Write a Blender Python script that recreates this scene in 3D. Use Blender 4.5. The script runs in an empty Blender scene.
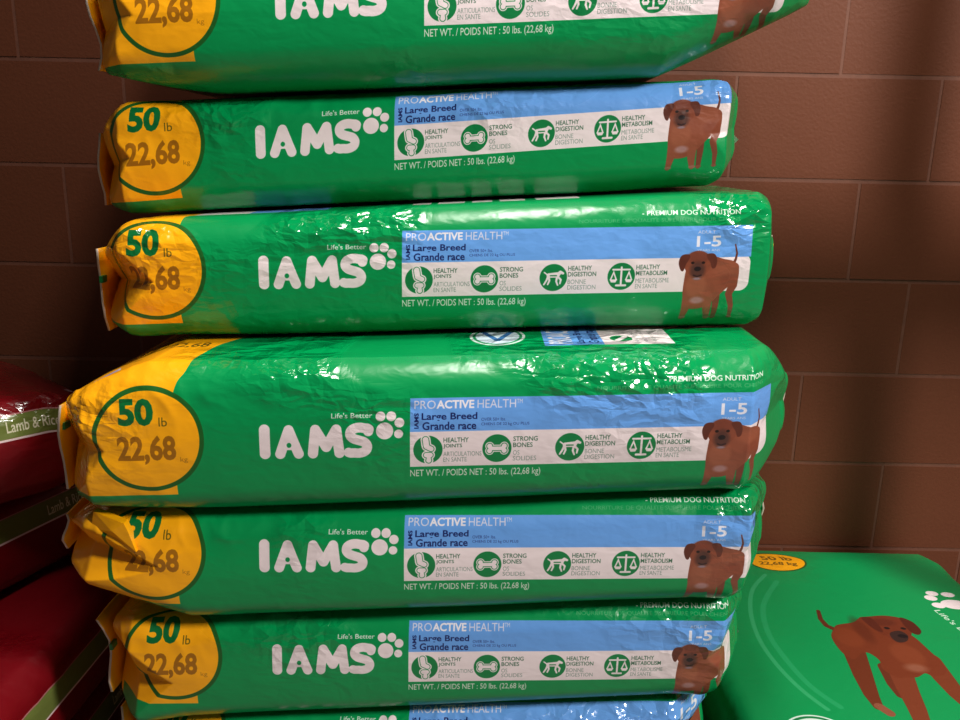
import bpy, bmesh, math, random
import numpy as np
from mathutils import Matrix, Vector, Euler

# ------------------------------------------------------------------ camera, world, lights
C = bpy.context.scene.collection
H = 1.04                                   # camera height above the floor (m)
cam = bpy.data.cameras.new('camera'); cam.sensor_width = 36.0; cam.lens = 830.0 / 960.0 * 36.0
cam.clip_start = 0.02
camera = bpy.data.objects.new('camera', cam); C.objects.link(camera)
camera.matrix_world = (Matrix.Translation((0, 0, H)) @ Matrix.Rotation(math.radians(76), 4, 'X')
                       @ Matrix.Rotation(math.radians(1.2), 4, 'Z'))
bpy.context.scene.camera = camera

world = bpy.data.worlds.new('store_air'); bpy.context.scene.world = world
world.use_nodes = True
world.node_tree.nodes['Background'].inputs[0].default_value = (1.0, 0.93, 0.86, 1)
world.node_tree.nodes['Background'].inputs[1].default_value = 0.055

def area(name, loc, rot, sx, sy, power, col=(1.0, 0.95, 0.88)):
    l = bpy.data.lights.new(name, 'AREA'); l.shape = 'RECTANGLE'; l.size = sx; l.size_y = sy
    l.energy = power; l.color = col
    o = bpy.data.objects.new(name, l); C.objects.link(o)
    o.location = loc; o.rotation_euler = Euler([math.radians(a) for a in rot]); return o
key_lamp = area('ceiling_tube_lamp', (2.3, -0.75, 2.9), (0, 0, 0), 0.22, 0.7, 142)      # over the aisle, to the right
key_lamp.rotation_euler = (Vector((-.2, 1.2, .7))-key_lamp.location).to_track_quat('-Z', 'Y').to_euler()
area('ceiling_tube_lamp', (0.1, 0.85, 3.0), (0, 0, 0), 0.22, 0.9, 50)            # nearly overhead

vs = bpy.context.scene.view_settings
vs.view_transform = 'Standard'; vs.look = 'None'; vs.gamma = 1.0; vs.use_curve_mapping = False
vs.exposure = 0.0

# ------------------------------------------------------------------ helpers
def link(name, mesh, mats=(), parent=None):
    o = bpy.data.objects.new(name, mesh); C.objects.link(o)
    for m in mats:
        if m.name not in [x.name for x in mesh.materials if x]: mesh.materials.append(m)
    if parent is not None: o.parent = parent
    return o
def empty(name, loc, label, cat, group=None):
    o = bpy.data.objects.new(name, None); C.objects.link(o); o.location = loc
    o.empty_display_size = 0.05
    tag(o, label, cat, group); return o
def tag(o, label, cat, group=None):
    o['label'] = label; o['category'] = cat
    if group: o['group'] = group
def new_mesh(name, verts, faces, smooth=True):
    me = bpy.data.meshes.new(name); me.from_pydata(verts, [], faces); me.update()
    if smooth: me.polygons.foreach_set('use_smooth', [True] * len(me.polygons))
    return me

rng = np.random.default_rng(7)
LAT = rng.random((32, 32, 32))
def vnoise(x, y, z):
    x = np.asarray(x, float); y = np.asarray(y, float); z = np.asarray(z, float)
    x, y, z = np.broadcast_arrays(x, y, z)
    xi = np.floor(x).astype(int); yi = np.floor(y).astype(int); zi = np.floor(z).astype(int)
    fx = x - xi; fy = y - yi; fz = z - zi
    fx = fx*fx*(3-2*fx); fy = fy*fy*(3-2*fy); fz = fz*fz*(3-2*fz)
    def g(a, b, c): return LAT[(xi+a) & 31, (yi+b) & 31, (zi+c) & 31]
    c00 = g(0,0,0)*(1-fx)+g(1,0,0)*fx; c10 = g(0,1,0)*(1-fx)+g(1,1,0)*fx
    c01 = g(0,0,1)*(1-fx)+g(1,0,1)*fx; c11 = g(0,1,1)*(1-fx)+g(1,1,1)*fx
    return (c00*(1-fy)+c10*fy)*(1-fz) + (c01*(1-fy)+c11*fy)*fz
def ridge(x, y, z, p=2.0):
    return (1 - np.abs(2*vnoise(x, y, z)-1))**p

# ------------------------------------------------------------------ print artwork (drawn here, in millimetres)
_glyphs = {}
def text_tris(s, bold):
    key = (s, bold)
    if key not in _glyphs:
        c = bpy.data.curves.new('lettering', 'FONT'); c.body = s; c.offset = bold; c.resolution_u = 3
        o = bpy.data.objects.new('lettering', c)
        me = o.to_mesh(); me.calc_loop_triangles()
        v = np.array([p.co[:2] for p in me.vertices]); t = np.array([x.vertices[:] for x in me.loop_triangles])
        o.to_mesh_clear(); bpy.data.objects.remove(o); bpy.data.curves.remove(c)
        v = (v - v.min(0)) / np.maximum(v.max(0) - v.min(0), 1e-6)
        _glyphs[key] = (v, t)
    return _glyphs[key]

def smooth_poly(pts, n=6):
    p = np.array(pts, float); out = []
    for i in range(len(p)):
        a, b, c, d = p[i-1], p[i], p[(i+1) % len(p)], p[(i+2) % len(p)]
        for k in range(n):
            t = k / n
            out.append(0.5*((2*b)+(-a+c)*t+(2*a-5*b+4*c-d)*t*t+(-a+3*b-3*c+d)*t**3))
    return np.array(out)

class Art:
    def __init__(s, x0, x1, y0, y1, R, base):
        s.x0, s.x1, s.y0, s.y1, s.R = x0, x1, y0, y1, R
        s.w = int((x1-x0)*R); s.h = int((y1-y0)*R)
        s.img = np.empty((s.h, s.w, 3), np.float32); s.img[:] = np.array(base)/255.0
    def copy(s):
        c = Art.__new__(Art); c.__dict__.update(s.__dict__); c.img = s.img.copy(); return c
    def win(s, xa, xb, ya, yb):
        i0 = max(0, int((xa-s.x0)*s.R)-2); i1 = min(s.w, int((xb-s.x0)*s.R)+3)
        j0 = max(0, int((ya-s.y0)*s.R)-2); j1 = min(s.h, int((yb-s.y0)*s.R)+3)
        if i1 <= i0 or j1 <= j0: return None
        X = s.x0+(np.arange(i0, i1)+.5)/s.R; Y = s.y0+(np.arange(j0, j1)+.5)/s.R
        return (slice(j0, j1), slice(i0, i1)), X[None, :], Y[:, None]
    def put(s, sl, mask, col, a=1.0):
        m = np.clip(mask, 0, 1)[..., None]*a
        s.img[sl] = s.img[sl]*(1-m) + np.array(col, np.float32)/255.0*m
    def sd(s, bb, fn, col, a=1.0, soft=0.0):
        w = s.win(*bb)
        if w is None: return
        sl, X, Y = w; d = fn(X, Y)
        k = s.R if soft == 0 else 1.0/soft
        s.put(sl, .5-d*k, col, a)
    def rect(s, xa, xb, ya, yb, col, r=0.0, a=1.0):
        cx, cy, hx, hy = (xa+xb)/2, (ya+yb)/2, (xb-xa)/2-r, (yb-ya)/2-r
        def fn(X, Y):
            qx = np.abs(X-cx)-hx; qy = np.abs(Y-cy)-hy
            return np.hypot(np.maximum(qx, 0), np.maximum(qy, 0))+np.minimum(np.maximum(qx, qy), 0)-r
        s.sd((xa, xb, ya, yb), fn, col, a)
    def ell(s, cx, cy, rx, ry, col, rot=0.0, a=1.0, soft=0.0):
        c, n = math.cos(rot), math.sin(rot); m = max(rx, ry)+soft
        def fn(X, Y):
            u = ((X-cx)*c+(Y-cy)*n)/rx; v = (-(X-cx)*n+(Y-cy)*c)/ry
            return (np.hypot(u, v)-1)*min(rx, ry)
        s.sd((cx-m, cx+m, cy-m, cy+m), fn, col, a, soft)
    def line(s, pts, r, col, a=1.0, r2=None, soft=0.0):
        p = np.array(pts, float); r2 = r if r2 is None else r2; m = max(r, r2)+soft
        def fn(X, Y):
            d = None; n = len(p)-1
            for i in range(n):
                ax, ay = p[i]; bx, by = p[i+1]-p[i]; L = bx*bx+by*by+1e-9
                t = np.clip(((X-ax)*bx+(Y-ay)*by)/L, 0, 1)
                rr = r+(r2-r)*(i+t)/n
                q = np.hypot(X-ax-t*bx, Y-ay-t*by)-rr
                d = q if d is None else np.minimum(d, q)
            return d
        s.sd((p[:,0].min()-m, p[:,0].max()+m, p[:,1].min()-m, p[:,1].max()+m), fn, col, a, soft)
    def poly(s, pts, col, a=1.0):
        p = np.array(pts, float)
        w = s.win(p[:,0].min(), p[:,0].max(), p[:,1].min(), p[:,1].max())
        if w is None: return
        sl, X, Y = w; acc = 0
        for dx in (-.33, 0, .33):
            for dy in (-.33, 0, .33):
                ins = np.zeros((Y.shape[0], X.shape[1]), bool); xx = X+dx/s.R; yy = Y+dy/s.R
                for i in range(len(p)):
                    (ax, ay), (bx, by) = p[i-1], p[i]
                    if ay == by: continue
                    c = ((ay > yy) != (by > yy)) & (xx < (bx-ax)*(yy-ay)/(by-ay)+ax)
                    ins ^= c
                acc = acc + ins
        s.put(sl, acc/9.0, col, a)
    def text(s, t, xa, xb, ya, yb, col, bold=0.0, a=1.0, M=None):
        """fill the box xa..xb, ya..yb with the string; M maps box points to canvas points"""
        v, tri = text_tris(t, bold)
        P = np.column_stack([xa+(xb-xa)*v[:,0], ya+(yb-ya)*v[:,1]])
        if M is not None: P = M(P)
        w = s.win(P[:,0].min(), P[:,0].max(), P[:,1].min(), P[:,1].max())
        if w is None: return
        sl, X, Y = w; S = 3
        hh, ww = Y.shape[0]*S, X.shape[1]*S
        ox = X[0,0]-.5/s.R; oy = Y[0,0]-.5/s.R
        Q = (P-[ox, oy])*s.R*S
        m = np.zeros((hh, ww), np.float32)
        for k in tri:
            a0, b0, c0 = Q[k]
            i0 = max(0, int(min(a0[0], b0[0], c0[0]))); i1 = min(ww, int(max(a0[0], b0[0], c0[0]))+2)
            j0 = max(0, int(min(a0[1], b0[1], c0[1]))); j1 = min(hh, int(max(a0[1], b0[1], c0[1]))+2)
            if i1 <= i0 or j1 <= j0: continue
            x = np.arange(i0, i1)[None, :]+.5; y = np.arange(j0, j1)[:, None]+.5
            e = lambda p, q: (q[0]-p[0])*(y-p[1])-(q[1]-p[1])*(x-p[0])
            e1, e2, e3 = e(a0, b0), e(b0, c0), e(c0, a0)
            m[j0:j1, i0:i1] = np.maximum(m[j0:j1, i0:i1],
                ((e1 >= 0) & (e2 >= 0) & (e3 >= 0)) | ((e1 <= 0) & (e2 <= 0) & (e3 <= 0)))
        m = m.reshape(hh//S, S, ww//S, S).mean((1, 3))
        s.put(sl, m, col, a)
    def image(s, name):
        im = bpy.data.images.new(name, s.w, s.h)
        px = np.ones((s.h, s.w, 4), np.float32); px[..., :3] = s.img
        im.pixels.foreach_set(px.ravel()); im.update(); im.pack(); return im

GREEN = (0, 142, 76); DKGREEN = (16, 92, 46); ORANGE = (253, 172, 16); BLUE = (104, 160, 232)
WHITE = (238, 222, 226); NAVY = (24, 34, 92); FUR = (139, 74, 53)

def draw_dog(A, f, k=1.0):
    """standing red-brown dog; f maps sketch units to canvas, k = canvas mm per unit"""
    P = lambda pts: [f(*p) for p in pts]
    A.line(P([(368, 385), (377, 360), (381, 335), (371, 295)]), 7*k, (105, 54, 40), r2=3*k)
    A.line(P([(372, 400), (376, 480), (360, 520), (376, 575), (378, 632)]), 24*k, (128, 66, 48), r2=8*k)
    A.line(P([(300, 480), (304, 560), (303, 632)]), 20*k, (123, 62, 45), r2=11*k)
    A.poly(smooth_poly(P([(150, 440), (148, 520), (165, 580), (225, 588), (275, 565), (322, 520), (352, 490), (392, 470),
                          (396, 405), (372, 372), (320, 358), (270, 345), (200, 350), (160, 390)])), FUR)
    A.ell(*f(330, 400), 55*k, 32*k, (151, 84, 62), a=.6, soft=18*k)
    A.ell(*f(350, 460), 40*k, 30*k, (123, 60, 43), a=.5, soft=18*k)
    A.line(P([(172, 540), (166, 590), (158, 632)]), 23*k, (140, 76, 55), r2=12*k)
    A.line(P([(262, 530), (266, 590), (272, 632)]), 25*k, (144, 78, 57), r2=12*k)
    A.ell(*f(160, 632), 16*k, 7*k, (154, 101, 86)); A.ell(*f(274, 632), 17*k, 7*k, (154, 101, 86))
    A.ell(*f(378, 632), 13*k, 6*k, (132, 78, 62)); A.ell(*f(304, 632), 14*k, 6*k, (132, 78, 62))
    A.ell(*f(205, 480), 48*k, 55*k, (154, 88, 64), a=.8, soft=16*k)
    A.ell(*f(215, 548), 30*k, 16*k, (172, 131, 134), a=.8, soft=10*k)
    A.ell(*f(205, 378), 62*k, 58*k, (133, 68, 48))
    A.ell(*f(205, 350), 50*k, 28*k, (112, 56, 43), a=.7, soft=12*k)
    A.poly(smooth_poly(P([(160, 335), (130, 340), (118, 370), (128, 405), (142, 410), (152, 380), (168, 350)])), (91, 43, 33))
    A.poly(smooth_poly(P([(245, 335), (278, 335), (292, 362), (288, 395), (272, 400), (262, 375), (246, 352)])), (96, 47, 36))
    A.ell(*f(206, 408), 34*k, 40*k, (78, 48, 42), a=.9, soft=18*k)
    A.ell(*f(206, 402), 16*k, 11*k, (34, 24, 26)); A.ell(*f(182, 374), 8*k, 6*k, (36, 22, 20)); A.ell(*f(230, 374), 8*k, 6*k, (36, 22, 20))
    A.line(P([(190, 431), (206, 437), (224, 431)]), 3.5*k, (52, 30, 30)); A.ell(*f(206, 447), 17*k, 6*k, (149, 129, 144), a=.8, soft=5*k)

def paw(A, cx, cy, k=1.0, rot=0.0, col=WHITE):
    c, s = math.cos(rot), math.sin(rot)
    for dx, dy, r in [(0, 0, 10.5), (-5, 18, 6), (8, 18, 6), (18, 10, 6), (17, -4, 5.5)]:
        A.ell(cx+k*(dx*c-dy*s), cy+k*(dx*s+dy*c), r*k, r*k, col)

def brand_word(A, x, y, k=1.0, col=WHITE, M=None):
    q = (lambda pts: [M(x+a*k, y+b*k) for a, b in pts]) if M else (lambda pts: [(x+a*k, y+b*k) for a, b in pts])
    A.line(q([(6.5, 6.5), (6.5, 37)]), 6.6*k, col)
    A.line(q([(25, 6), (36, 36), (47.5, 6)]), 6.3*k, col)
    A.poly(q([(25, 11), (36, 36), (47, 11)]), col); h = q([(36, 17)])[0]; A.ell(*h, 2.9*k, 3.2*k, GREEN)
    A.line(q([(65, 6), (68.5, 36), (81.5, 14), (94, 36), (97.5, 6)]), 6.3*k, col)
    A.poly(q([(70, 34), (81, 14), (93, 34), (93, 22), (81.5, 8), (70, 22)]), col)
    sp = np.array([(133, 33), (127, 37.2), (119, 37.6), (112.5, 34.5), (111, 29), (114.5, 24.5), (121, 22), (128, 19.5), (131.5, 14.5), (130, 9), (124.5, 6), (117, 5.8), (109, 9)])
    A.line(q([tuple(p) for p in smooth_poly(sp, 4)[:-4]]), 6.1*k, col)

def benefit_icons(A):
    R = 18
    for i, x in enumerate((206, 291, 381, 470)):
        y = -23; A.ell(x, y, R, R, (14, 124, 66))
        if i == 0:
            for col, g in (((238, 222, 226), 1.6), ((14, 124, 66), 0)):
                A.line([(x-3, y+13), (x-2, y+6)], 4.5+g, col); A.line([(x-2, y+4), (x+4, y+1)], 4+g, col)
                A.line([(x-2, y-7), (x+3, y-7)], 4+g, col); A.line([(x+1, y-9), (x+1, y-14)], 3+g, col, r2=4.2+g)
            A.line([(x-3, y+13), (x-2, y+6)], 3.6, WHITE); A.line([(x-2, y+4), (x+4, y+1)], 3.1, WHITE)
            A.line([(x-2, y-7), (x+3, y-7)], 3.1, WHITE); A.line([(x+1, y-9), (x+1, y-14)], 2.2, WHITE, r2=3.2)
        elif i == 1:
            for g, col in ((2.4, WHITE), (1.2, (14, 124, 66)), (0.2, WHITE)):
                A.line([(x-8, y), (x+8, y)], 2.2+g, col)
                for sx in (-9, 9):
                    for sy in (-3, 3): A.ell(x+sx, y+sy, 3+g, 3+g, col)
        elif i == 2:
            A.line([(x-6, y+3), (x+5, y+3.5)], 2.9, WHITE, r2=3.6); A.line([(x+6, y+4), (x+9, y+7), (x+12.5, y+5.5)], 2.6, WHITE, r2=1.6)
            A.line([(x-8, y+4), (x-12, y+7)], .9, WHITE)
            for pts in ([(-7, 1), (-9, -4), (-12, -9)], [(-6, 1), (-5, -4), (-7, -9)], [(5, 1), (4, -5), (6, -10)], [(6, 1), (10, -3), (9, -8)]):
                A.line([(x+a, y+b) for a, b in pts], 1.5, WHITE, r2=1.1)
            A.line([(x-4, y+2.5), (x+4, y+2.5)], .8, (14, 124, 66))
        else:
            A.line([(x, y+12), (x, y-10)], 1.3, WHITE); A.line([(x-11, y+9), (x+11, y+9)], 1.2, WHITE)
            A.line([(x-6, y-12), (x+6, y-12)], 1.4, WHITE)
            for sx in (-10, 10):
                A.poly([(x+sx-5, y-5), (x+sx, y+8), (x+sx+5, y-5)], WHITE)
                A.poly([(x+sx-2.6, y-4), (x+sx, y+3), (x+sx+2.6, y-4)], (14, 124, 66))
                A.poly([(x+sx-5, y-4), (x+sx+5, y-4), (x+sx+3, y-8), (x+sx-3, y-8)], WHITE)
    dk, lt = (52, 100, 74), (132, 150, 142)
    for x, ls in ((225, (('HEALTHY', 31), ('JOINTS', 23), ('ARTICULATIONS', 47), ('EN SANTE', 29))),
                  (311, (('STRONG', 30), ('BONES', 24), ('OS', 8), ('SOLIDES', 29))),
                  (400, (('HEALTHY', 31), ('DIGESTION', 37), ('BONNE', 24), ('DIGESTION', 37))),
                  (489, (('HEALTHY', 31), ('METABOLISM', 41), ('METABOLISME', 44), ('EN SANTE', 29)))):
        for j, (t, w) in enumerate(ls):
            y = (-8, -16, -26, -33.5)[j]
            A.text(t, x, x+w, y-6, y, dk if j < 2 else lt, 0.012 if j < 2 else 0.0)

def weight_badge(A, cx, cy, k=1.0, rot=0.0):
    A.ell(cx, cy, 67*k, 66*k, (30, 92, 34)); A.ell(cx, cy, 61.5*k, 60.5*k, ORANGE)
    c, s = math.cos(rot), math.sin(rot)
    M = lambda P: np.column_stack([cx+k*(P[:,0]*c-P[:,1]*s), cy+k*(P[:,0]*s+P[:,1]*c)])
    A.text('50', -34, 8, 18, 52, (8, 104, 50), 0.045, M=M)
    A.text('lb', 14, 24, 17, 28, (84, 82, 24), 0.0, M=M)
    A.text('22,68', -38, 33, -31, 6, (158, 100, 14), 0.035, M=M)
    A.text('kg', 37, 46, -30, -22, (176, 116, 20), 0.0, M=M)

def front_art():
    A = Art(-250, 690, -130, 360, 2.4, GREEN)
    A.rect(-300, -104, -76, 400, ORANGE)
    weight_badge(A, -134, -4)
    brand_word(A, 0, -31)
    paw(A, 153, 2)
    A.text("Life's Better", 88, 138, 18.5, 25, (214, 224, 214), 0.012)
    A.rect(184, 640, -45, 0, WHITE, 0); A.rect(628, 641, -46, 2, GREEN)
    A.rect(600, 639, -45, 4, WHITE, 12); A.rect(600, 630, -10, 3, WHITE); A.rect(184, 610, -45, 3, WHITE)
    A.rect(184, 639, 0, 41, BLUE, 0)
    A.text('PRO', 189, 215, 28, 38, (214, 214, 236), 0.0); A.text('ACTIVE', 216, 262, 28, 38, (238, 232, 242), 0.03)
    A.text('HEALTH', 266, 313, 28, 38, (214, 214, 236), 0.0); A.text('TM', 314, 321, 33, 38, (214, 214, 236))
    A.text('Large Breed', 198, 266, 12, 23, NAVY, 0.02); A.text('Grande race', 199, 265, 2, 12, NAVY, 0.02)
    A.text('IAMS', 4, 23, -194.5, -189, NAVY, 0.03, M=lambda P: np.column_stack([-P[:,1], P[:,0]]))
    A.text('OVER 50+ lbs.', 271, 301, 12, 16, (44, 60, 122), 0.0); A.text('CHIENS DE 22 kg OU PLUS', 271, 330, 5.5, 10, (44, 60, 122), 0.0)
    A.text('1-5', 566, 598, 14, 28, (226, 226, 240), 0.02); A.text('ADULT', 567, 590, 31, 35, (200, 206, 232)); A.text('YEARS ANS', 567, 597, 8, 11, (200, 206, 232))
    benefit_icons(A)
    A.text('NET WT. / POIDS NET : 50 lbs. (22,68 kg)', 184, 346, -61, -49, (216, 224, 210), 0.01)
    A.text('- PREMIUM DOG NUTRITION', 494, 622, 55, 61.5, (226, 236, 224), 0.015)
    A.text('NOURRITURE DE QUALITE SUPERIEURE POUR CHIENS', 412, 622, 46, 51.5, (74, 164, 106), 0.0)
    draw_dog(A, lambda X, Y: (510+.289*X, 101.4-.289*Y), .289)
    return A
base_art = front_art()
artA = base_art.copy()                                # top panel of the bag that juts forward
artA.poly(smooth_poly([(-104, 45), (-98, 66), (-90, 84), (-88, 130), (-80, 190), (-40, 270), (-30, 340)], 5)[:-10].tolist()+[(-40, 359), (-249, 359), (-249, 45)], ORANGE); weight_badge(artA, -134, -4)
artA.line([(-190, 150), (-172, 138)], 2, (70, 60, 20))
artA.text('22,68', -150, -95, 170, 200, (96, 74, 20), 0.02)
artA.poly([(-226, 88), (-188, 108), (-205, 142)], WHITE); artA.line([(-215, 96), (-200, 120)], 3, (110, 110, 190)); artA.line([(-206, 96), (-196, 112)], 2, (110, 110, 190))
artA.ell(291, 200, 38, 52, (206, 226, 220)); artA.ell(291, 200, 34, 47, (40, 140, 90)); artA.ell(291, 200, 30, 42, (206, 222, 236))
artA.line([(272, 225), (291, 175), (310, 225)], 4, (60, 110, 170))
artA.rect(352, 430, 138, 345, BLUE); artA.rect(430, 522, 138, 345, WHITE)
rotM = lambda cx, cy: (lambda P: np.column_stack([cx-P[:,1], cy+P[:,0]]))
artA.text('PROACTIVE', 0, 130, -16, 16, (226, 226, 240), 0.02, M=rotM(374, 148)); artA.text('Large Breed', 0, 100, -7, 7, NAVY, 0.02, M=rotM(402, 148)); artA.text('Grande race', 0, 96, -7, 7, NAVY, 0.02, M=rotM(418, 148))
artA.ell(456, 170, 15, 18, (20, 124, 70)); artA.line([(450, 160), (462, 180)], 4, WHITE)
for q in (476, 488, 500): artA.text('HEALTHY JOINTS', 0, 60, -3, 3, (130, 140, 136), M=rotM(q, 150))
artB = base_art.copy()                                # the others show a strip of the big front lettering at most
artB.rect(-104, -30, 112, 300, WHITE); artB.rect(-30, 75, 112, 300, BLUE)
for i, (a, b) in enumerate(((190, 215), (225, 262), (272, 300), (310, 345), (360, 420))): artB.rect(a, b, 118, 230, WHITE, 8)
film_img = {'P': base_art.image('print_bag'), 'A': artA.image('print_jutting_bag'), 'B': artB.image('print_stack_bag')}

# ------------------------------------------------------------------ materials
def mat(name):
    m = bpy.data.materials.new(name); m.use_nodes = True
    return m, m.node_tree.nodes, m.node_tree.links, m.node_tree.nodes['Principled BSDF']
def film_material(name, img=None, col=None, rough=0.21, crease=0.42):
    m, N, L, b = mat(name)
    if img is not None:
        t = N.new('ShaderNodeTexImage'); t.image = img; t.extension = 'EXTEND'; t.interpolation = 'Linear'
        L.new(t.outputs[0], b.inputs['Base Color'])
    else: b.inputs['Base Color'].default_value = (*[(c/255.0)**2.2 for c in col], 1)
    b.inputs['Roughness'].default_value = rough
    b.inputs['Specular IOR Level'].default_value = 0.5
    b.inputs['Coat Weight'].default_value = 0.12; b.inputs['Coat Roughness'].default_value = 0.12
    g = N.new('ShaderNodeNewGeometry')
    mp = N.new('ShaderNodeMapping'); mp.inputs['Scale'].default_value = (1, 1, 1.6); L.new(g.outputs['Position'], mp.inputs[0])
    def noise(scale, detail, dist):
        n = N.new('ShaderNodeTexNoise'); n.inputs['Scale'].default_value = scale; n.inputs['Detail'].default_value = detail
        n.inputs['Distortion'].default_value = dist; L.new(mp.outputs[0], n.inputs['Vector']); return n.outputs[0]
    def ramp(src, a, b_):
        r = N.new('ShaderNodeMapRange'); r.inputs[1].default_value = a; r.inputs[2].default_value = b_; L.new(src, r.inputs[0]); return r.outputs[0]
    def op(kind, x, y):
        o = N.new('ShaderNodeMath'); o.operation = kind
        for k, v in enumerate((x, y)):
            if isinstance(v, (int, float)): o.inputs[k].default_value = v
            else: L.new(v, o.inputs[k])
        return o.outputs[0]
    # crumpled film: facets with sharp ridges where the mesh says the film is slack ('crumple'), soft swells elsewhere
    at = N.new('ShaderNodeAttribute'); at.attribute_name = 'crumple'
    wv = N.new('ShaderNodeTexNoise'); wv.inputs['Scale'].default_value = 14; L.new(mp.outputs[0], wv.inputs['Vector'])
    mix = N.new('ShaderNodeVectorMath'); mix.operation = 'MULTIPLY_ADD'; mix.inputs[1].default_value = (.05, .05, .05)
    L.new(wv.outputs['Color'], mix.inputs[0]); L.new(mp.outputs[0], mix.inputs[2])
    L.new(op('SUBTRACT', rough+.1, op('MULTIPLY', at.outputs['Fac'], .2)), b.inputs['Roughness'])
    L.new(op('MULTIPLY', at.outputs['Fac'], .5), b.inputs['Coat Weight'])
    vo = N.new('ShaderNodeTexVoronoi'); vo.feature = 'F1'; vo.distance = 'MANHATTAN'; vo.inputs['Scale'].default_value = 34; L.new(mix.outputs[0], vo.inputs['Vector'])
    vo2 = N.new('ShaderNodeTexVoronoi'); vo2.feature = 'F1'; vo2.distance = 'CHEBYCHEV'; vo2.inputs['Scale'].default_value = 80; L.new(mix.outputs[0], vo2.inputs['Vector'])
    hsum = op('ADD', vo.outputs['Distance'], op('MULTIPLY', vo2.outputs['Distance'], .35))
    hm = op('MULTIPLY', hsum, at.outputs['Fac'])
    b1 = N.new('ShaderNodeBump'); b1.inputs['Strength'].default_value = crease; b1.inputs['Distance'].default_value = .012; L.new(hm, b1.inputs['Height'])
    b2 = N.new('ShaderNodeBump'); b2.inputs['Strength'].default_value = .10; b2.inputs['Distance'].default_value = .012; L.new(noise(28, 2, .5), b2.inputs['Height'])
    L.new(b1.outputs[0], b2.inputs['Normal']); L.new(b2.outputs[0], b.inputs['Normal'])
    L.new(b2.outputs[0], b.inputs['Coat Normal'])
    return m
M_film = {k: film_material('printed_film_' + k, im) for k, im in film_img.items()}
M_orange = film_material('orange_film', col=ORANGE); M_green = film_material('green_film', col=GREEN)
M_seal = film_material('pale_seal_film', col=(206, 190, 176), rough=.35)
M_paper = film_material('white_paper', col=(225, 218, 205), rough=.6)

def block_material():
    m, N, L, b = mat('brown_painted_block')
    g = N.new('ShaderNodeNewGeometry')
    n = N.new('ShaderNodeTexNoise'); n.inputs['Scale'].default_value = 160; n.inputs['Detail'].default_value = 5; L.new(g.outputs['Position'], n.inputs['Vector'])
    n2 = N.new('ShaderNodeTexNoise'); n2.inputs['Scale'].default_value = 4; n2.inputs['Detail'].default_value = 3; L.new(g.outputs['Position'], n2.inputs['Vector'])
    mx = N.new('ShaderNodeMix'); mx.data_type = 'RGBA'; mx.inputs[6].default_value = (.115, .033, .015, 1); mx.inputs[7].default_value = (.155, .047, .022, 1)
    ad = N.new('ShaderNodeMath'); ad.operation = 'MULTIPLY_ADD'; ad.inputs[1].default_value = .5; L.new(n.outputs[0], ad.inputs[0])
    hl = N.new('ShaderNodeMath'); hl.operation = 'MULTIPLY'; hl.inputs[1].default_value = .5; L.new(n2.outputs[0], hl.inputs[0]); L.new(hl.outputs[0], ad.inputs[2])
    L.new(ad.outputs[0], mx.inputs[0]); L.new(mx.outputs[2], b.inputs['Base Color'])
    b.inputs['Roughness'].default_value = .55; b.inputs['Specular IOR Level'].default_value = .22
    bp = N.new('ShaderNodeBump'); bp.inputs['Strength'].default_value = .2; bp.inputs['Distance'].default_value = .003; L.new(n.outputs[0], bp.inputs['Height'])
    L.new(bp.outputs[0], b.inputs['Normal']); return m
M_block = block_material()
def plain(name, col, rough, scale=30, var=.25, bump=.1):
    m, N, L, b = mat(name)
    g = N.new('ShaderNodeNewGeometry'); n = N.new('ShaderNodeTexNoise'); n.inputs['Scale'].default_value = scale; n.inputs['Detail'].default_value = 5
    L.new(g.outputs['Position'], n.inputs['Vector'])
    mx = N.new('ShaderNodeMix'); mx.data_type = 'RGBA'
    mx.inputs[6].default_value = (*[c*(1-var) for c in col], 1); mx.inputs[7].default_value = (*[min(1, c*(1+var)) for c in col], 1)
    L.new(n.outputs[0], mx.inputs[0]); L.new(mx.outputs[2], b.inputs['Base Color']); b.inputs['Roughness'].default_value = rough
    bp = N.new('ShaderNodeBump'); bp.inputs['Strength'].default_value = bump; bp.inputs['Distance'].default_value = .003; L.new(n.outputs[0], bp.inputs['Height']); L.new(bp.outputs[0], b.inputs['Normal'])
    return m
M_mortar = plain('brown_painted_mortar', (.16, .056, .032), .7, 80)
M_floor = plain('grey_concrete', (.22, .2, .18), .5, 12)

# ------------------------------------------------------------------ setting: block wall and floor
WALL_Y = 1.705
def box_verts(x0, x1, y0, y1, z0, z1):
    return ([(x0,y0,z0),(x1,y0,z0),(x1,y1,z0),(x0,y1,z0),(x0,y0,z1),(x1,y0,z1),(x1,y1,z1),(x0,y1,z1)],
            [(0,3,2,1),(4,5,6,7),(0,1,5,4),(1,2,6,5),(2,3,7,6),(3,0,4,7)])
fv, ff = box_verts(-2.6, 2.6, -1.6, WALL_Y+.2, -.1, 0)
fl = link('floor', new_mesh('floor', fv, ff, False), [M_floor]); fl['kind'] = 'structure'; fl['label'] = 'grey concrete floor under the bags'
wv, wf = box_verts(-2.6, 2.6, WALL_Y+.001, WALL_Y+.2, 0, 2.4)
wall = link('wall_back', new_mesh('wall_back', wv, wf, False), [M_mortar]); wall['kind'] = 'structure'
wall['label'] = 'brown painted concrete block wall behind the stacks'
def block_mesh(w, h):
    bm = bmesh.new(); bmesh.ops.create_cube(bm, size=1)
    for v in bm.verts: v.co.x *= w; v.co.z *= h; v.co.y = v.co.y*.03+.015
    front = [e for e in bm.edges if all(v.co.y < .001 for v in e.verts)]
    bmesh.ops.bevel(bm, geom=front, offset=.002, segments=2, affect='EDGES')
    me = bpy.data.meshes.new('block'); bm.to_mesh(me); bm.free(); me.materials.append(M_block); return me
blk = block_mesh(.3975, .1957)
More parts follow.
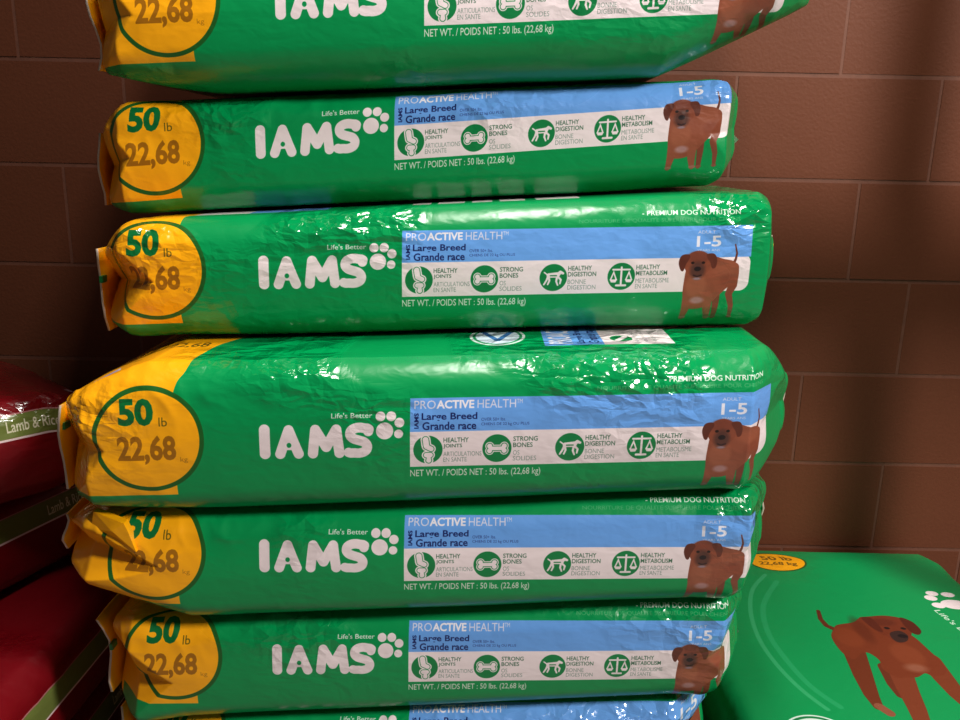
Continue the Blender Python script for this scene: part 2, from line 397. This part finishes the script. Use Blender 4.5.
offs = [.685, .884, .685, .884, .755, .89, .69, .49, .69, .49, .69, .49]
for r in range(12):
    for k in range(-8, 6):
        x = offs[r]+.2+.4*k
        if abs(x) > 2.4: continue
        o = link('block', blk, (), wall); o.location = (x, WALL_Y+random.Random(r*40+k).uniform(-.0006, .0006), .1+.2*r)

# unseen stand, added so that its post and board shade the wall in bands
stand = empty('added_shade_stand', (1.28, .97, 0), 'unseen grey stand added right of the flat bag to shade the wall', 'stand')
M_steel = plain('grey_steel', (.3, .29, .27), .4, 40, .1, .03)
def part(name, x0, x1, y0, y1, z0, z1):
    v, f = box_verts(x0, x1, y0, y1, z0, z1)
    bm = bmesh.new(); me = new_mesh(name, v, f, False); bm.from_mesh(me)
    bmesh.ops.bevel(bm, geom=list(bm.edges), offset=.003, segments=1, affect='EDGES'); bm.to_mesh(me); bm.free()
    link(name, me, [M_steel], stand)
part('base_plate', -.22, .3, -.25, .25, 0, .02); part('post', -.035, .035, -.03, .03, .0195, 2.1)
part('shade_board', -.36, .36, -.08, .19, 1.335, 1.365)

# ------------------------------------------------------------------ bags
def sm(t): t = np.clip(t, 0, 1); return t*t*(3-2*t)

def build_bag(P, name, label, cat, group, mats, frame=None):
    """gusseted film bag lying on its face.  P: xl,xr ends; bot,top (slope, height) of the resting planes;
    yf,yb front and back; yaw; L/R end shape; art origin and scale.  frame maps local points into the room."""
    xl, xr = P['xl'], P['xr']; L = xr-xl; seed = P['seed']
    nu = P.get('nu', 300)
    q = np.linspace(0, 1, nu); q = q + .035*np.sin(2*np.pi*q)*-1.0     # denser near the ends
    X = xl+L*q
    dl, dr = X-xl, xr-X
    # .004*(vnoise(X*5, seed*1.7, 0)-.5)
    zb = P['bot'][1]+P['bot'][0]*X+P.get('gap', .0022); zt = P['top'][1]+P['top'][0]*X-P.get('gap', .0022)
    full_b, full_t = zb.copy(), zt.copy()
    yf = np.full(nu, P['yf']); yb = np.full(nu, P['yb'])
    ends = []
    for d, E in ((dl, P['L']), (dr, P['R'])):
        s = np.clip(1-d/E['len'], 0, 1)
        zt = zt-E['dt']*s**E.get('pt', 1.5)
        s2 = np.clip(1-d/E.get('lenb', E['len']), 0, 1); zb = zb+E['db']*s2**E.get('pb', 1.5)
        c = np.clip(1-d/E['cl'], 0, 1); yf = yf+E['cy']*c**E.get('pc', 1.6); yb = yb-E['cy']*c**1.6
    h = zt-zb; hn = full_t-full_b
    r = np.minimum(P.get('r', .034)*(1-.6*np.clip(1-np.minimum(dl, dr)/.1, 0, 1)), h*.42)
    nf, nc, nt = P.get('nf', 72), 18, 22
    cols = []; vv = []; nn = []; zz = []; fr = []
    sag = P.get('sag', .012)
    # section, walked from the back bottom, round the front, to the back top
    def seg(n): return np.linspace(0, 1, n, endpoint=False)
    sec = []
    for t in seg(nt): sec.append(('bot', t))
    for t in seg(nc): sec.append(('bc', t))
    for t in seg(nf): sec.append(('front', t))
    for t in seg(nc): sec.append(('tc', t))
    for t in seg(nt): sec.append(('top', t))
    for t in seg(6): sec.append(('tb', t))
    for t in seg(6): sec.append(('back', t))
    for t in seg(6): sec.append(('bb', t))
    m = len(sec); Yg = np.zeros((m, nu)); Zg = np.zeros((m, nu)); Ny = np.zeros((m, nu)); Nz = np.zeros((m, nu)); tp = np.zeros(m)
    for i, (k, t) in enumerate(sec):
        if k == 'bot':   Yg[i] = yb-r+(yf+r-(yb-r))*t; Zg[i] = zb; Nz[i] = -1
        elif k == 'bc':
            a = t*np.pi/2; Yg[i] = yf+r-r*np.sin(a); Zg[i] = zb+r-r*np.cos(a); Ny[i] = -np.sin(a); Nz[i] = -np.cos(a)
        elif k == 'front': Yg[i] = yf; Zg[i] = zb+r+(h-2*r)*t; Ny[i] = -1
        elif k == 'tc':
            a = t*np.pi/2; Yg[i] = yf+r-r*np.cos(a); Zg[i] = zt-r+r*np.sin(a); Ny[i] = -np.cos(a); Nz[i] = np.sin(a)
        elif k == 'top': Yg[i] = yf+r+(yb-r-(yf+r))*t; Zg[i] = zt; Nz[i] = 1
        elif k == 'tb':
            a = t*np.pi/2; Yg[i] = yb-r+r*np.sin(a); Zg[i] = zt-r+r*np.cos(a); Ny[i] = np.sin(a); Nz[i] = np.cos(a)
        elif k == 'back': Yg[i] = yb; Zg[i] = zt-r-(h-2*r)*t; Ny[i] = 1
        else:
            a = t*np.pi/2; Yg[i] = yb-r+r*np.cos(a); Zg[i] = zb+r-r*np.sin(a); Ny[i] = np.cos(a); Nz[i] = -np.sin(a)
    XX = np.broadcast_to(X, (m, nu)).copy()
    zn = (Zg-(zb+zt)/2)/(h/2)
    frontish = (Yg < yf+r+.001)
    # arc length from the middle of the front (sheet coordinate of the print)
    i0 = nt+nc+nf//2
    mid = nu//2
    dy = np.diff(Yg, axis=0); dz = np.diff(Zg, axis=0); dd = np.hypot(dy, dz)
    arc = np.vstack([np.zeros((1, nu)), np.cumsum(dd, 0)]); arc = arc-arc[i0]
    if P.get('vnorm'): arc = np.broadcast_to(arc[:, mid:mid+1], arc.shape).copy()
    else:
        arc = arc + ((zb+zt)/2-(full_b+full_t)/2)*np.clip(1.0, 0, 1)  # the sheet stays level while the end tapers
    # bulge of the front
    Yg = Yg-sag*np.clip(1-zn**2, 0, 1)*np.where(Ny < 0, -Ny, 0)
    # gusset tucks
    for d, E in ((dl, P['L']), (dr, P['R'])):
        lt = E.get('tl', 0)
        if lt:
            zc = E.get('tz', 0.0)
            w = np.clip(1-d/lt, 0, 1)[None, :]
            pyr = np.clip(w-np.abs(zn-zc)*E.get('tw', 1.0), 0, 1)
            Yg = Yg+E['ta']*pyr*(Ny < -.02)
            # puckers running out of the tuck's apex
            ap = np.exp(-((d-lt)/.035)**2)[None, :]
            Yg = Yg+.0012*ap*np.cos(zn*7+seed)*(Ny < -.3)*np.clip(1-zn**2, 0, 1)
    # wrinkles
    s = seed*3.17
    endw = np.clip(np.exp(-dl/.09)+np.exp(-dr/.09), 0, 1)[None, :]
    topw = np.exp(-((zn-.75)/.45)**2)
    A = P.get('wr', 1.0)
    warp = .35*vnoise(XX*6, arc*8, s)
    f1 = ridge(XX*11+warp*2, arc*16+warp*3, s, 2.2)-.45
    f2 = ridge(XX*22-arc*16+warp*3, arc*22+XX*5, s+5, 3.0)-.3
    f3 = ridge(XX*42+arc*22, arc*34-XX*12, s+9, 2.5)-.35
    f4 = vnoise(XX*7, arc*9, s+13)-.5
    patch = np.clip((vnoise(XX*5+3, arc*5, s+21)-.42)*4, 0, 1)
    amp = (.0022*f1*patch+.0024*f2*patch*topw+.0012*f3*patch*(topw+endw)+.007*f4)*(.5+.5*topw+.6*endw)*A
    contact = np.abs(Nz) > .98
    lim = .0008+r[None, :]*(1-np.abs(Nz))*.55
    amp = np.where(contact | ((Nz > 0) & (P.get('free', .03) > .1)), amp, np.minimum(amp, lim))
    amp = np.where(contact & (Yg > yf+r+P.get('free', .03)), np.minimum(amp*.15, 0)-.0005, np.where(contact, np.minimum(amp*.6, .001), amp))
    Yg = Yg+Ny*amp; Zg = Zg+Nz*amp
    Yg = Yg+math.tan(math.radians(P.get('yaw', 0)))*XX
    # caps: shrink the last ring inwards, bulging out a little
    verts = np.stack([XX, Yg, Zg], -1)                       # m, nu, 3
    base = np.array(P['origin'])
    def place(v):
        v = v-base
        return v if frame is None else v@np.array(frame).T
    pts = place(verts.transpose(1, 0, 2).reshape(-1, 3))      # u-major
    faces = []
    for u in range(nu-1):
        a = u*m; b = a+m
        for j in range(m):
            k = (j+1) % m
            faces.append((a+j, b+j, b+k, a+k))
    me = new_mesh('bag_body', pts.tolist(), faces)
    p2 = np.clip((vnoise(XX*9+7, arc*7, s+31)-.5)*5, 0, 1)
    crum = np.clip(.03+p2*(.12+.9*topw)+.15*endw*p2+.35*np.exp(-dr/.14)[None, :]*topw, 0, 1)*P.get('wr', 1.0)
    ca = me.attributes.new('crumple', 'FLOAT', 'POINT'); ca.data.foreach_set('value', crum.T.reshape(-1).astype(np.float32))
    me.materials.append(mats['film'])
    ax = (XX-P['art_x'])*1000.0/P.get('ks', 1.0); av = (arc-(P['art_v'][0]+P['art_v'][1]*XX))*1000.0
    A_ = P['art']
    U = (ax-A_.x0)/(A_.x1-A_.x0); V = (av-A_.y0)/(A_.y1-A_.y0)
    # wrap seam: the last strip (back bottom to bottom) keeps the bottom colour
    U = U.T.reshape(-1); V = V.T.reshape(-1)
    lv = np.empty(len(me.loops), np.int32); me.loops.foreach_get('vertex_index', lv)
    uv = me.uv_layers.new(name='print'); uv.data.foreach_set('uv', np.column_stack([U[lv], V[lv]]).ravel().astype(np.float32))
    root = empty(name, P['loc'], label, cat, group)
    link('bag_body', me, (), root)
    # end folds
    for side in (0, 1):
        ring = verts[:, 0 if side == 0 else nu-1]
        E = P['L'] if side == 0 else P['R']; sg = -1 if side == 0 else 1
        c = ring.mean(0); rows = [ring]
        for f_, ex in ((.93, .004), (.75, .008), (.5, .009), (.2, .007)):
            rr = c+(ring-c)*f_
            rr[:, 2] = c[2]+(ring[:, 2]-c[2])*f_
            rr[:, 0] = ring[:, 0]+sg*ex+.004*(vnoise(ring[:, 1]*30, ring[:, 2]*30, s+side+f_*4)-.5)*(1 if f_ < .93 else 0); rows.append(rr)
        n = m; allv = place(np.vstack(rows)); fs = []
        for i in range(len(rows)-1):
            for j in range(n):
                k = (j+1) % n; quad = (i*n+j, i*n+k, (i+1)*n+k, (i+1)*n+j)
                fs.append(quad if side == 1 else quad[::-1])
        last = tuple((len(rows)-1)*n+j for j in range(n)); fs.append(last if side == 1 else last[::-1])
        cap = new_mesh('end_fold', allv.tolist(), fs); cap.materials.append(mats['endL' if side == 0 else 'endR'])
        co = link('end_fold', cap, (), root); co['label'] = ('left' if side == 0 else 'right')+' folded gusset end of the bag'
        # folded-over seal: a thin band standing against the end, its front tip showing
        if E.get('flap'):
            fz0, fz1, fy0, out, lean = E['flap']
            ny, nz = 14, 7; th = .003; vs_, fs_ = [], []
            zc0 = c[2]+fz0; zc1 = c[2]+fz1
            y0 = ring[:, 1].min()+fy0; y1 = ring[:, 1].max()-.03
            for layer in (0, 1):
                for a in range(ny):
                    for b in range(nz):
                        ty, tz = a/(ny-1), b/(nz-1)
                        y = y0+(y1-y0)*ty; z = zc0+(zc1-zc0)*tz
                        x = c[0]+sg*(.012+out*(1-ty)**3+lean*(tz-.5)+.004*math.sin(tz*5+ty*8+seed)) + sg*layer*th
                        y2 = y+.006*math.sin(tz*7+seed*2)*(1-ty)
                        vs_.append((x, y2, z))
            g = lambda l, a, b: l*ny*nz+a*nz+b
            for a in range(ny-1):
                for b in range(nz-1):
                    fs_.append((g(0,a,b), g(0,a,b+1), g(0,a+1,b+1), g(0,a+1,b))); fs_.append((g(1,a,b), g(1,a+1,b), g(1,a+1,b+1), g(1,a,b+1)))
            for a in range(ny-1):
                fs_.append((g(0,a,0), g(0,a+1,0), g(1,a+1,0), g(1,a,0))); fs_.append((g(0,a,nz-1), g(1,a,nz-1), g(1,a+1,nz-1), g(0,a+1,nz-1)))
            for b in range(nz-1):
                fs_.append((g(0,0,b), g(1,0,b), g(1,0,b+1), g(0,0,b+1))); fs_.append((g(0,ny-1,b), g(0,ny-1,b+1), g(1,ny-1,b+1), g(1,ny-1,b)))
            fm = new_mesh('seal_flap', place(np.array(vs_)).tolist(), fs_)
            fm.materials.append(mats['flapL' if side == 0 else 'flapR']); fm.materials.append(M_seal)
            # the pale heat-sealed lip along the front edge
            for p in fm.polygons:
                vi = [v for v in p.vertices]
                if all((v % (ny*nz))//nz <= 0 for v in vi): p.material_index = 1
            fo = link('seal_flap', fm, (), root)
            # printed registration squares on the flap
            for (tz, colr) in E.get('marks', ()):
                z = zc0+(zc1-zc0)*tz; yy = y0+.004; x = c[0]+sg*(.012+out+lean*(tz-.5)+.004*math.sin(tz*5+seed))
                bv, bf = box_verts(x-.001, x+.0035, yy-.003, yy+.012, z-.0045, z+.0045)
                mk = link('registration_mark', new_mesh('registration_mark', place(np.array(bv)).tolist(), bf, False), [film_material('mark_ink', col=colr)], fo)
    if P.get('fold'):                                         # a film corner folded over the print
        o_ = np.array(P['fold'], float); n_ = len(o_); c_ = o_.mean(0)+[0, -.006, 0]
        back = o_+[0, .012, 0]; fv_ = np.vstack([[c_], o_, back])
        ff_ = [(0, 1+k, 1+(k+1) % n_) for k in range(n_)]+[(1+k, 1+n_+k, 1+n_+(k+1) % n_, 1+(k+1) % n_) for k in range(n_)]+[tuple(1+n_+k for k in range(n_))[::-1]]
        bm = bmesh.new(); me_ = new_mesh('folded_corner', place(fv_).tolist(), ff_, False); bm.from_mesh(me_)
        bmesh.ops.recalc_face_normals(bm, faces=bm.faces); bm.to_mesh(me_); bm.free(); me_.materials.append(M_orange)
        fo_ = link('folded_corner', me_, (), root); fo_['label'] = 'orange film corner folded over the weight badge'
    if P.get('paper'):                                        # a corner of the white inner paper poking out of the right end
        ex, dzz, yy = P['paper']; e = verts[:, nu-1]; c = e.mean(0); x0, y0, z0 = c[0]+.002, e[:, 1].min()+yy-.03, c[2]+dzz
        tri = [(x0, y0+.02, z0+.016), (x0+ex, y0, z0-.006), (x0, y0+.015, z0-.03), (x0-.004, y0+.06, z0)]
        tv = tri+[(a, b+.001, c_) for a, b, c_ in tri]
        pm = new_mesh('paper_corner', place(np.array(tv)).tolist(), [(0, 2, 1), (0, 3, 2), (4, 5, 6), (4, 6, 7), (0, 1, 5, 4), (1, 2, 6, 5), (2, 3, 7, 6), (3, 0, 4, 7)], False)
        pc_ = link('paper_corner', pm, [M_paper], root); pc_['label'] = 'white paper corner sticking out of the right end'
    return root

GROUP = 'green dog food bags in the tall stack'
IF = [(.03, .60), (.04, .43), (.055, .262), (.0608, .0889), (.0648, -.0626), (.0354, -.237), (.0445, -.4294), (.0474, -.5904), (.0495, -.7531), (.02, -.905), (0, -1.04)]
def E(**k):
    d = dict(len=.13, dt=.04, db=.03, cl=.035, cy=.03, pc=1.0, tl=.09, ta=.06); d.update(k); return d
GR = (20, 120, 60); YL = (230, 200, 60); OR = (230, 120, 40)
STACK = [  # first two bags are out of view, added to shade the left wall
 dict(xl=-.50, xr=.39, yf=1.13, art_x=-.27, av=((-.089, .02), (.301, .02)), wr=1.0, nu=160, L=E(tl=.08, ta=.05), R=E(),
      label='unseen green dog food bag added on top of the stack to shade the wall'),
 dict(xl=-.505, xr=.385, yf=1.15, art_x=-.28, av=((-.089, .02), (.301, .02)), wr=1.0, nu=160, L=E(tl=.08, ta=.05), R=E(),
      label='unseen green dog food bag added next to the top of the stack to shade the wall'),
 # xl, xr, yf, art_x, art divider height (two points), ends
 dict(xl=-.502, xr=.43, yf=1.132, art_x=-.265, ks=1.01, av=((-.079, .0284), (.27, .030)), wr=1.3, r=.05,
      L=E(len=.05, dt=.03, db=.03, lenb=.16, tl=.06, ta=.035, flap=(-.05, .05, .02, .004, .006)), R=E(len=.20, dt=.02, db=.085, pb=1.1, cl=.06, cy=.05, pc=1.1, tl=.05, ta=.02),
      label='green dog food bag cut off by the photo upper edge, highest in view'),
 dict(xl=-.525, xr=.357, yf=1.172, art_x=-.307, ks=1.007, av=((-.127, .0275), (.246, .0367)), wr=1.1,
      L=E(len=.045, dt=.03, db=.012, tl=.05, ta=.045, flap=(-.055, .045, .02, .004, -.006)), R=E(len=.045, dt=.015, db=.03, cl=.025, cy=.05, pc=1.0, tl=.05, ta=.02), paper=(.018, -.01, .07),
      label='green dog food bag second from the top, its right dog picture crinkled by glare'),
 dict(xl=-.505, xr=.413, yf=1.092, art_x=-.289, ks=1.005, av=((-.109, .0145), (.253, .0089)), art='B', wr=1.1,
      L=E(len=.05, dt=.035, db=.018, tl=.08, ta=.07, flap=(-.065, .048, .012, .001, .004), marks=((.62, GR),)), R=E(len=.05, dt=.06, db=.04, cl=.035, cy=.09, pc=1.0, tl=0, ta=0, flap=(-.03, .03, .06, .004, 0), marks=((.7, YL), (.35, OR))),
      label='green dog food bag third from the top, directly on the forward-jutting bag'),
 dict(xl=-.508, xr=.406, yf=.962, art_x=-.263, ks=.982, av=((-.079, .0092), (.269, .0065)), art='A', wr=1.0,
      L=E(len=.11, dt=.045, db=.02, pt=1.2, tl=.06, ta=.04, flap=(-.06, .05, .01, .003, .003), marks=((.75, GR),)), R=E(len=.05, dt=.05, db=.05, cl=.075, cy=.085, pc=1.0, tl=.055, ta=.03, flap=(-.03, .03, .05, .002, 0), marks=((.6, OR),)),
      label='thickest green dog food bag, fourth down, jutting forward with its top panel showing'),
 dict(xl=-.531, xr=.39, yf=.977, art_x=-.274, ks=.993, fold=[(-.482, .964, -.447), (-.458, .953, -.450), (-.436, .944, -.453), (-.431, .944, -.466), (-.424, .945, -.492), (-.449, .95, -.476), (-.487, .964, -.471)], av=((-.09, .0255), (.265, .0138)), wr=.9,
      L=E(len=.06, dt=.02, db=.075, lenb=.16, pb=1.1, tl=.13, ta=.06, tz=.1, flap=(-.02, .03, .02, .002, 0)), R=E(len=.03, dt=.012, db=.05, lenb=.06, cl=.04, cy=.06, pc=1.0, tl=.045, ta=.03, flap=(-.03, .03, .05, .002, 0), marks=((.5, OR),)),
      label='green dog food bag fifth down, its left fold hiding half of the weight badge'),
 dict(xl=-.493, xr=.376, yf=.997, art_x=-.269, ks=.986, av=((-.085, .0252), (.267, .0129)), wr=.95,
      L=E(len=.04, dt=.012, db=.02, tl=.09, ta=.05, tz=-.1, flap=(-.055, .06, .01, .004, .012), marks=((.6, GR),)), R=E(len=.04, dt=.02, db=.045, lenb=.06, cl=.04, cy=.05, pc=1.1, tl=.06, ta=.035), paper=(.012, -.03, .06),
      label='green dog food bag sixth down, just above the lowest visible bag'),
 dict(xl=-.48, xr=.345, yf=1.002, art_x=-.273, av=((-.089, .0424), (.301, .0356)), wr=1.0,
      L=E(len=.09, dt=.02, db=.03, tl=.08, ta=.05, flap=(-.06, .06, .01, .004, .004)), R=E(len=.06, dt=.03, db=.05, cl=.06, cy=.06, tl=.07, ta=.05),
      label='green dog food bag seventh down, mostly cut off by the photo lower edge'),
 dict(xl=-.48, xr=.345, yf=1.0, art_x=-.27, av=((-.089, .02), (.301, .02)), wr=1.0, nu=160,
      L=E(tl=.08, ta=.05), R=E(len=.06, dt=.03, db=.05, cl=.06, cy=.06, tl=.07, ta=.05),
      label='green dog food bag on the floor at the foot of the stack, below the picture'),
]
for i, B in enumerate(STACK):
    k = B.pop('art', 'P'); (xa, va), (xb, vb) = B.pop('av'); lab = B.pop('label')
    sl = (vb-va)/(xb-xa)
    P = dict(B); P.update(seed=i+1, yaw=2, yb=P['yf']+.42, top=IF[i], bot=IF[i+1], art=base_art, art_v=(va-sl*xa, sl),
             free=.12 if i == 5 else .03)
    zb = IF[i+1][1]
    P['origin'] = (0, P['yf']+.2, zb); P['loc'] = (0, P['yf']+.2, zb+H)
    build_bag(P, 'dog_food_bag', lab, 'bag', GROUP, dict(film=M_film[k], endL=M_orange, endR=M_green, flapL=M_orange, flapR=M_green))

# ------------------------------------------------------------------ bag lying flat on the right
XR, XLEFT, YB, YF0, ZT = .995, .40, 1.665, .78, -.822
artC = Art(-10, 890, -130, 700, 1.6, GREEN)
def wp(x, y): return ((y-YF0)*1000, (XR-x)*1000+89)        # room point on the top face -> sheet mm
def wl(pts): return [wp(*p) for p in pts]
LR_SCALE = 1000
K_ = lambda pts: [wp(*p) for p in pts]
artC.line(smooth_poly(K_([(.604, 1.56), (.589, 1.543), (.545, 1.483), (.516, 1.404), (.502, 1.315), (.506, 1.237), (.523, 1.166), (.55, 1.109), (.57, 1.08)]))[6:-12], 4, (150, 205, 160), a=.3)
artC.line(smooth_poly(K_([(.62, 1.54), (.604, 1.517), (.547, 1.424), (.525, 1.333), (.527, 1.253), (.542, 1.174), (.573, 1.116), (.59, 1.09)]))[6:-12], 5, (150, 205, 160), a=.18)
o_ = wp(.63, 1.602); artC.ell(*o_, 43, 62, (40, 84, 30)); artC.ell(*o_, 39, 58, ORANGE)
MT = lambda cx, cy: (lambda P: np.column_stack([(cy+P[:,1]-YF0)*1000, (XR-cx-P[:,0])*1000+89]))
artC.text('50 lb', -.03, .035, .004, .024, (120, 84, 14), .03, M=MT(.63, 1.602)); artC.text('22,68 kg', -.04, .04, -.02, -.002, (120, 84, 14), .03, M=MT(.63, 1.602))
DOG = (112, 48, 25)
artC.line(K_([(.645, 1.408), (.638, 1.379), (.64, 1.357), (.652, 1.343)]), 3.5, (92, 40, 21), r2=6)
artC.line(K_([(.689, 1.232), (.68, 1.185), (.679, 1.157)]), 12, (99, 43, 23), r2=8)
artC.line(K_([(.659, 1.292), (.640, 1.205), (.631, 1.156), (.629, 1.127)]), 20, (104, 45, 23), r2=8)
artC.line(K_([(.631, 1.128), (.640, 1.112)]), 8, (134, 77, 55))
artC.line(K_([(.775, 1.258), (.773, 1.202), (.772, 1.161), (.774, 1.132)]), 21, (115, 52, 28), r2=11)
artC.line(K_([(.774, 1.136), (.778, 1.116)]), 11, (137, 80, 58))
artC.line(K_([(.71, 1.225), (.697, 1.172), (.688, 1.126), (.678, 1.085)]), 20, (117, 53, 30), r2=12)
artC.poly(smooth_poly(K_([(.649, 1.346), (.661, 1.36), (.695, 1.37), (.716, 1.386), (.746, 1.376), (.776, 1.338), (.785, 1.322), (.79, 1.285), (.793, 1.25), (.785, 1.22), (.76, 1.21),
    (.749, 1.218), (.731, 1.207), (.712, 1.205), (.695, 1.205), (.682, 1.228), (.688, 1.251), (.68, 1.272), (.666, 1.271), (.645, 1.253), (.634, 1.27), (.632, 1.3), (.636, 1.325)])), DOG)
for (cx, cy, rx, ry, col, al) in ((.745, 1.27, 34, 26, (127, 60, 33), .7), (.665, 1.32, 30, 24, (126, 57, 30), .6), (.70, 1.345, 40, 14, (87, 35, 18), .6), (.741, 1.232, 11, 18, (147, 94, 75), .7)):
    artC.ell(*wp(cx, cy), rx, ry, col, a=al, soft=9)
artC.poly(smooth_poly(K_([(.711, 1.384), (.734, 1.391), (.765, 1.395), (.791, 1.387), (.798, 1.368), (.787, 1.339), (.774, 1.321), (.757, 1.306), (.744, 1.307), (.736, 1.324), (.727, 1.334), (.724, 1.354)])), (107, 45, 25))
artC.ell(*wp(.75, 1.372), 12, 22, (89, 36, 21), a=.8, soft=7)
artC.poly(smooth_poly(K_([(.790, 1.390), (.806, 1.376), (.808, 1.348), (.797, 1.333), (.787, 1.339), (.785, 1.365)])), (80, 31, 18))
artC.poly(smooth_poly(K_([(.716, 1.385), (.734, 1.386), (.738, 1.36), (.734, 1.338), (.722, 1.35)])), (84, 33, 20))
artC.poly(smooth_poly(K_([(.747, 1.337), (.767, 1.344), (.775, 1.33), (.765, 1.312), (.748, 1.307), (.742, 1.32)])), (52, 33, 30))
artC.ell(*wp(.765, 1.327), 6, 9, (26, 18, 20)); artC.ell(*wp(.748, 1.352), 4, 5, (30, 18, 16)); artC.ell(*wp(.778, 1.352), 4, 5, (30, 18, 16))
for x_, y_, a_, b_ in ((.920, 1.440, 17, 26), (.897, 1.480, 9, 12), (.886, 1.463, 10, 12), (.887, 1.436, 10, 12.5), (.926, 1.476, 9, 13), (.930, 1.385, 22, 17)):
    artC.ell(*wp(x_, y_), a_, b_, WHITE)
ang = math.radians(-80)
def MB(P):
    x = .868+P[:,0]*math.cos(ang)-P[:,1]*math.sin(ang); y = 1.418+P[:,0]*math.sin(ang)+P[:,1]*math.cos(ang)
    return np.column_stack([(y-YF0)*1000, (XR-x)*1000+89])
artC.text("Life's Better", 0, .125, .0, .013, (205, 226, 208), .012, M=MB)
v_ = wp(.511, 1.06); artC.ell(*v_, 43, 50, (214, 226, 220)); artC.ell(*v_, 40, 46, (20, 120, 66)); artC.ell(*v_, 35, 41, (214, 226, 220))
M_filmC = film_material('printed_film_flat', artC.image('print_flat_bag'), crease=.12, rough=.36)
ROT = [[0, -1, 0], [1, 0, 0], [0, 0, 1]]                      # local x -> room y, local y -> room -x
P = dict(xl=0, xr=YB-YF0, yf=0, yb=XR-XLEFT, bot=(0, 0), top=(0, ZT+H), seed=21, yaw=0, r=.035, sag=.015, wr=.6, free=9,
         art=artC, art_x=0, art_v=(0, 0), origin=(.44, .22, 0), loc=(XR-.22, YF0+.44, 0), nu=220,
         L=E(len=.1, tl=.06, ta=.04), R=E(len=.06, dt=.008, db=.06, cl=.05, cy=.015, tl=.05, ta=.03))
build_bag(P, 'dog_food_bag', 'green dog food bag lying flat right of the stack, big dog printed on top', 'bag', None,
          dict(film=M_filmC, endL=M_green, endR=M_green), frame=ROT)

# ------------------------------------------------------------------ red bags on the left
RED = (112, 4, 16); OLIVE = (104, 116, 56)
artR = Art(-820, 20, -160, 330, 1.8, RED)
artR.rect(-900, 60, -18, 18, OLIVE); artR.rect(-900, 60, -21.5, -18, (226, 206, 206)); artR.rect(-900, 60, 18, 20, (176, 120, 120))
artR.text('Lamb & Rice Formula', -175, -38, -9, 9, (216, 212, 186), .012)
artR2 = artR.copy()
artR.rect(-900, -180, 130, 400, OLIVE); artR.rect(-900, -177, 127, 131, (226, 206, 206))
artR.poly([(-40, 130), (-15, 126), (-6, 170), (-20, 165)], (226, 200, 214))
M_filmR = [film_material('printed_film_red', a.image('print_red_bag'), crease=.25, rough=.3) for a in (artR, artR2)]
M_red = film_material('red_film', col=RED)
# each lies with its long side turned towards the green stack; (x, y) is its far right corner, then its heading
REDS = [
 dict(at=(-.625, 1.36), head=49, bot=-.566, top=-.388, R=E(len=.12, dt=.05, db=.04, cl=.06, cy=.03, tl=.06, ta=.03), av=.047,
      label='topmost red lamb and rice bag at the left edge, olive band across it'),
 dict(at=(-.695, 1.50), head=70, bot=-.74, top=-.566, R=E(len=.1, dt=.02, db=.04, cl=.06, cy=.03, tl=.06, ta=.03), av=.035,
      label='middle red lamb and rice bag, lower olive band rising behind the fifth green bag'),
 dict(at=(-.625, 1.45), head=88, bot=-.905, top=-.74, R=E(len=.12, dt=.02, db=.04, cl=.06, cy=.03, tl=.06, ta=.03), av=.02,
      label='lowest red bag in view, olive band climbing steeply at the lower left'),
 dict(at=(-.64, 1.45), head=88, bot=-1.04, top=-.905, R=E(len=.12, dt=.02, db=.04, cl=.06, cy=.03, tl=.06, ta=.03), av=.02,
      label='red bag on the floor under the other three red bags, lost in shadow'),
]
for i, B in enumerate(REDS):
    a = math.radians(B['head']); zb = B['bot']; x, y = B['at']
    fr = [[math.cos(a), -math.sin(a), 0], [math.sin(a), math.cos(a), 0], [0, 0, 1]]
    c = np.array(fr)@np.array([-.4, .2, 0])
    P = dict(xl=-.8, xr=0, yf=0, yb=.4, bot=(0, zb), top=(0, B['top']), seed=31+i, yaw=0, L=E(), R=B['R'], art=(artR, artR2)[min(i, 1)], art_x=0, art_v=(B['av'], 0), vnorm=True,
             nu=180, wr=1.2, origin=(-.4, .2, zb), loc=(x+c[0], y+c[1], zb+H))
    build_bag(P, 'dog_food_bag', B['label'], 'bag', None, dict(film=M_filmR[min(i, 1)], endL=M_red, endR=M_red), frame=fr)
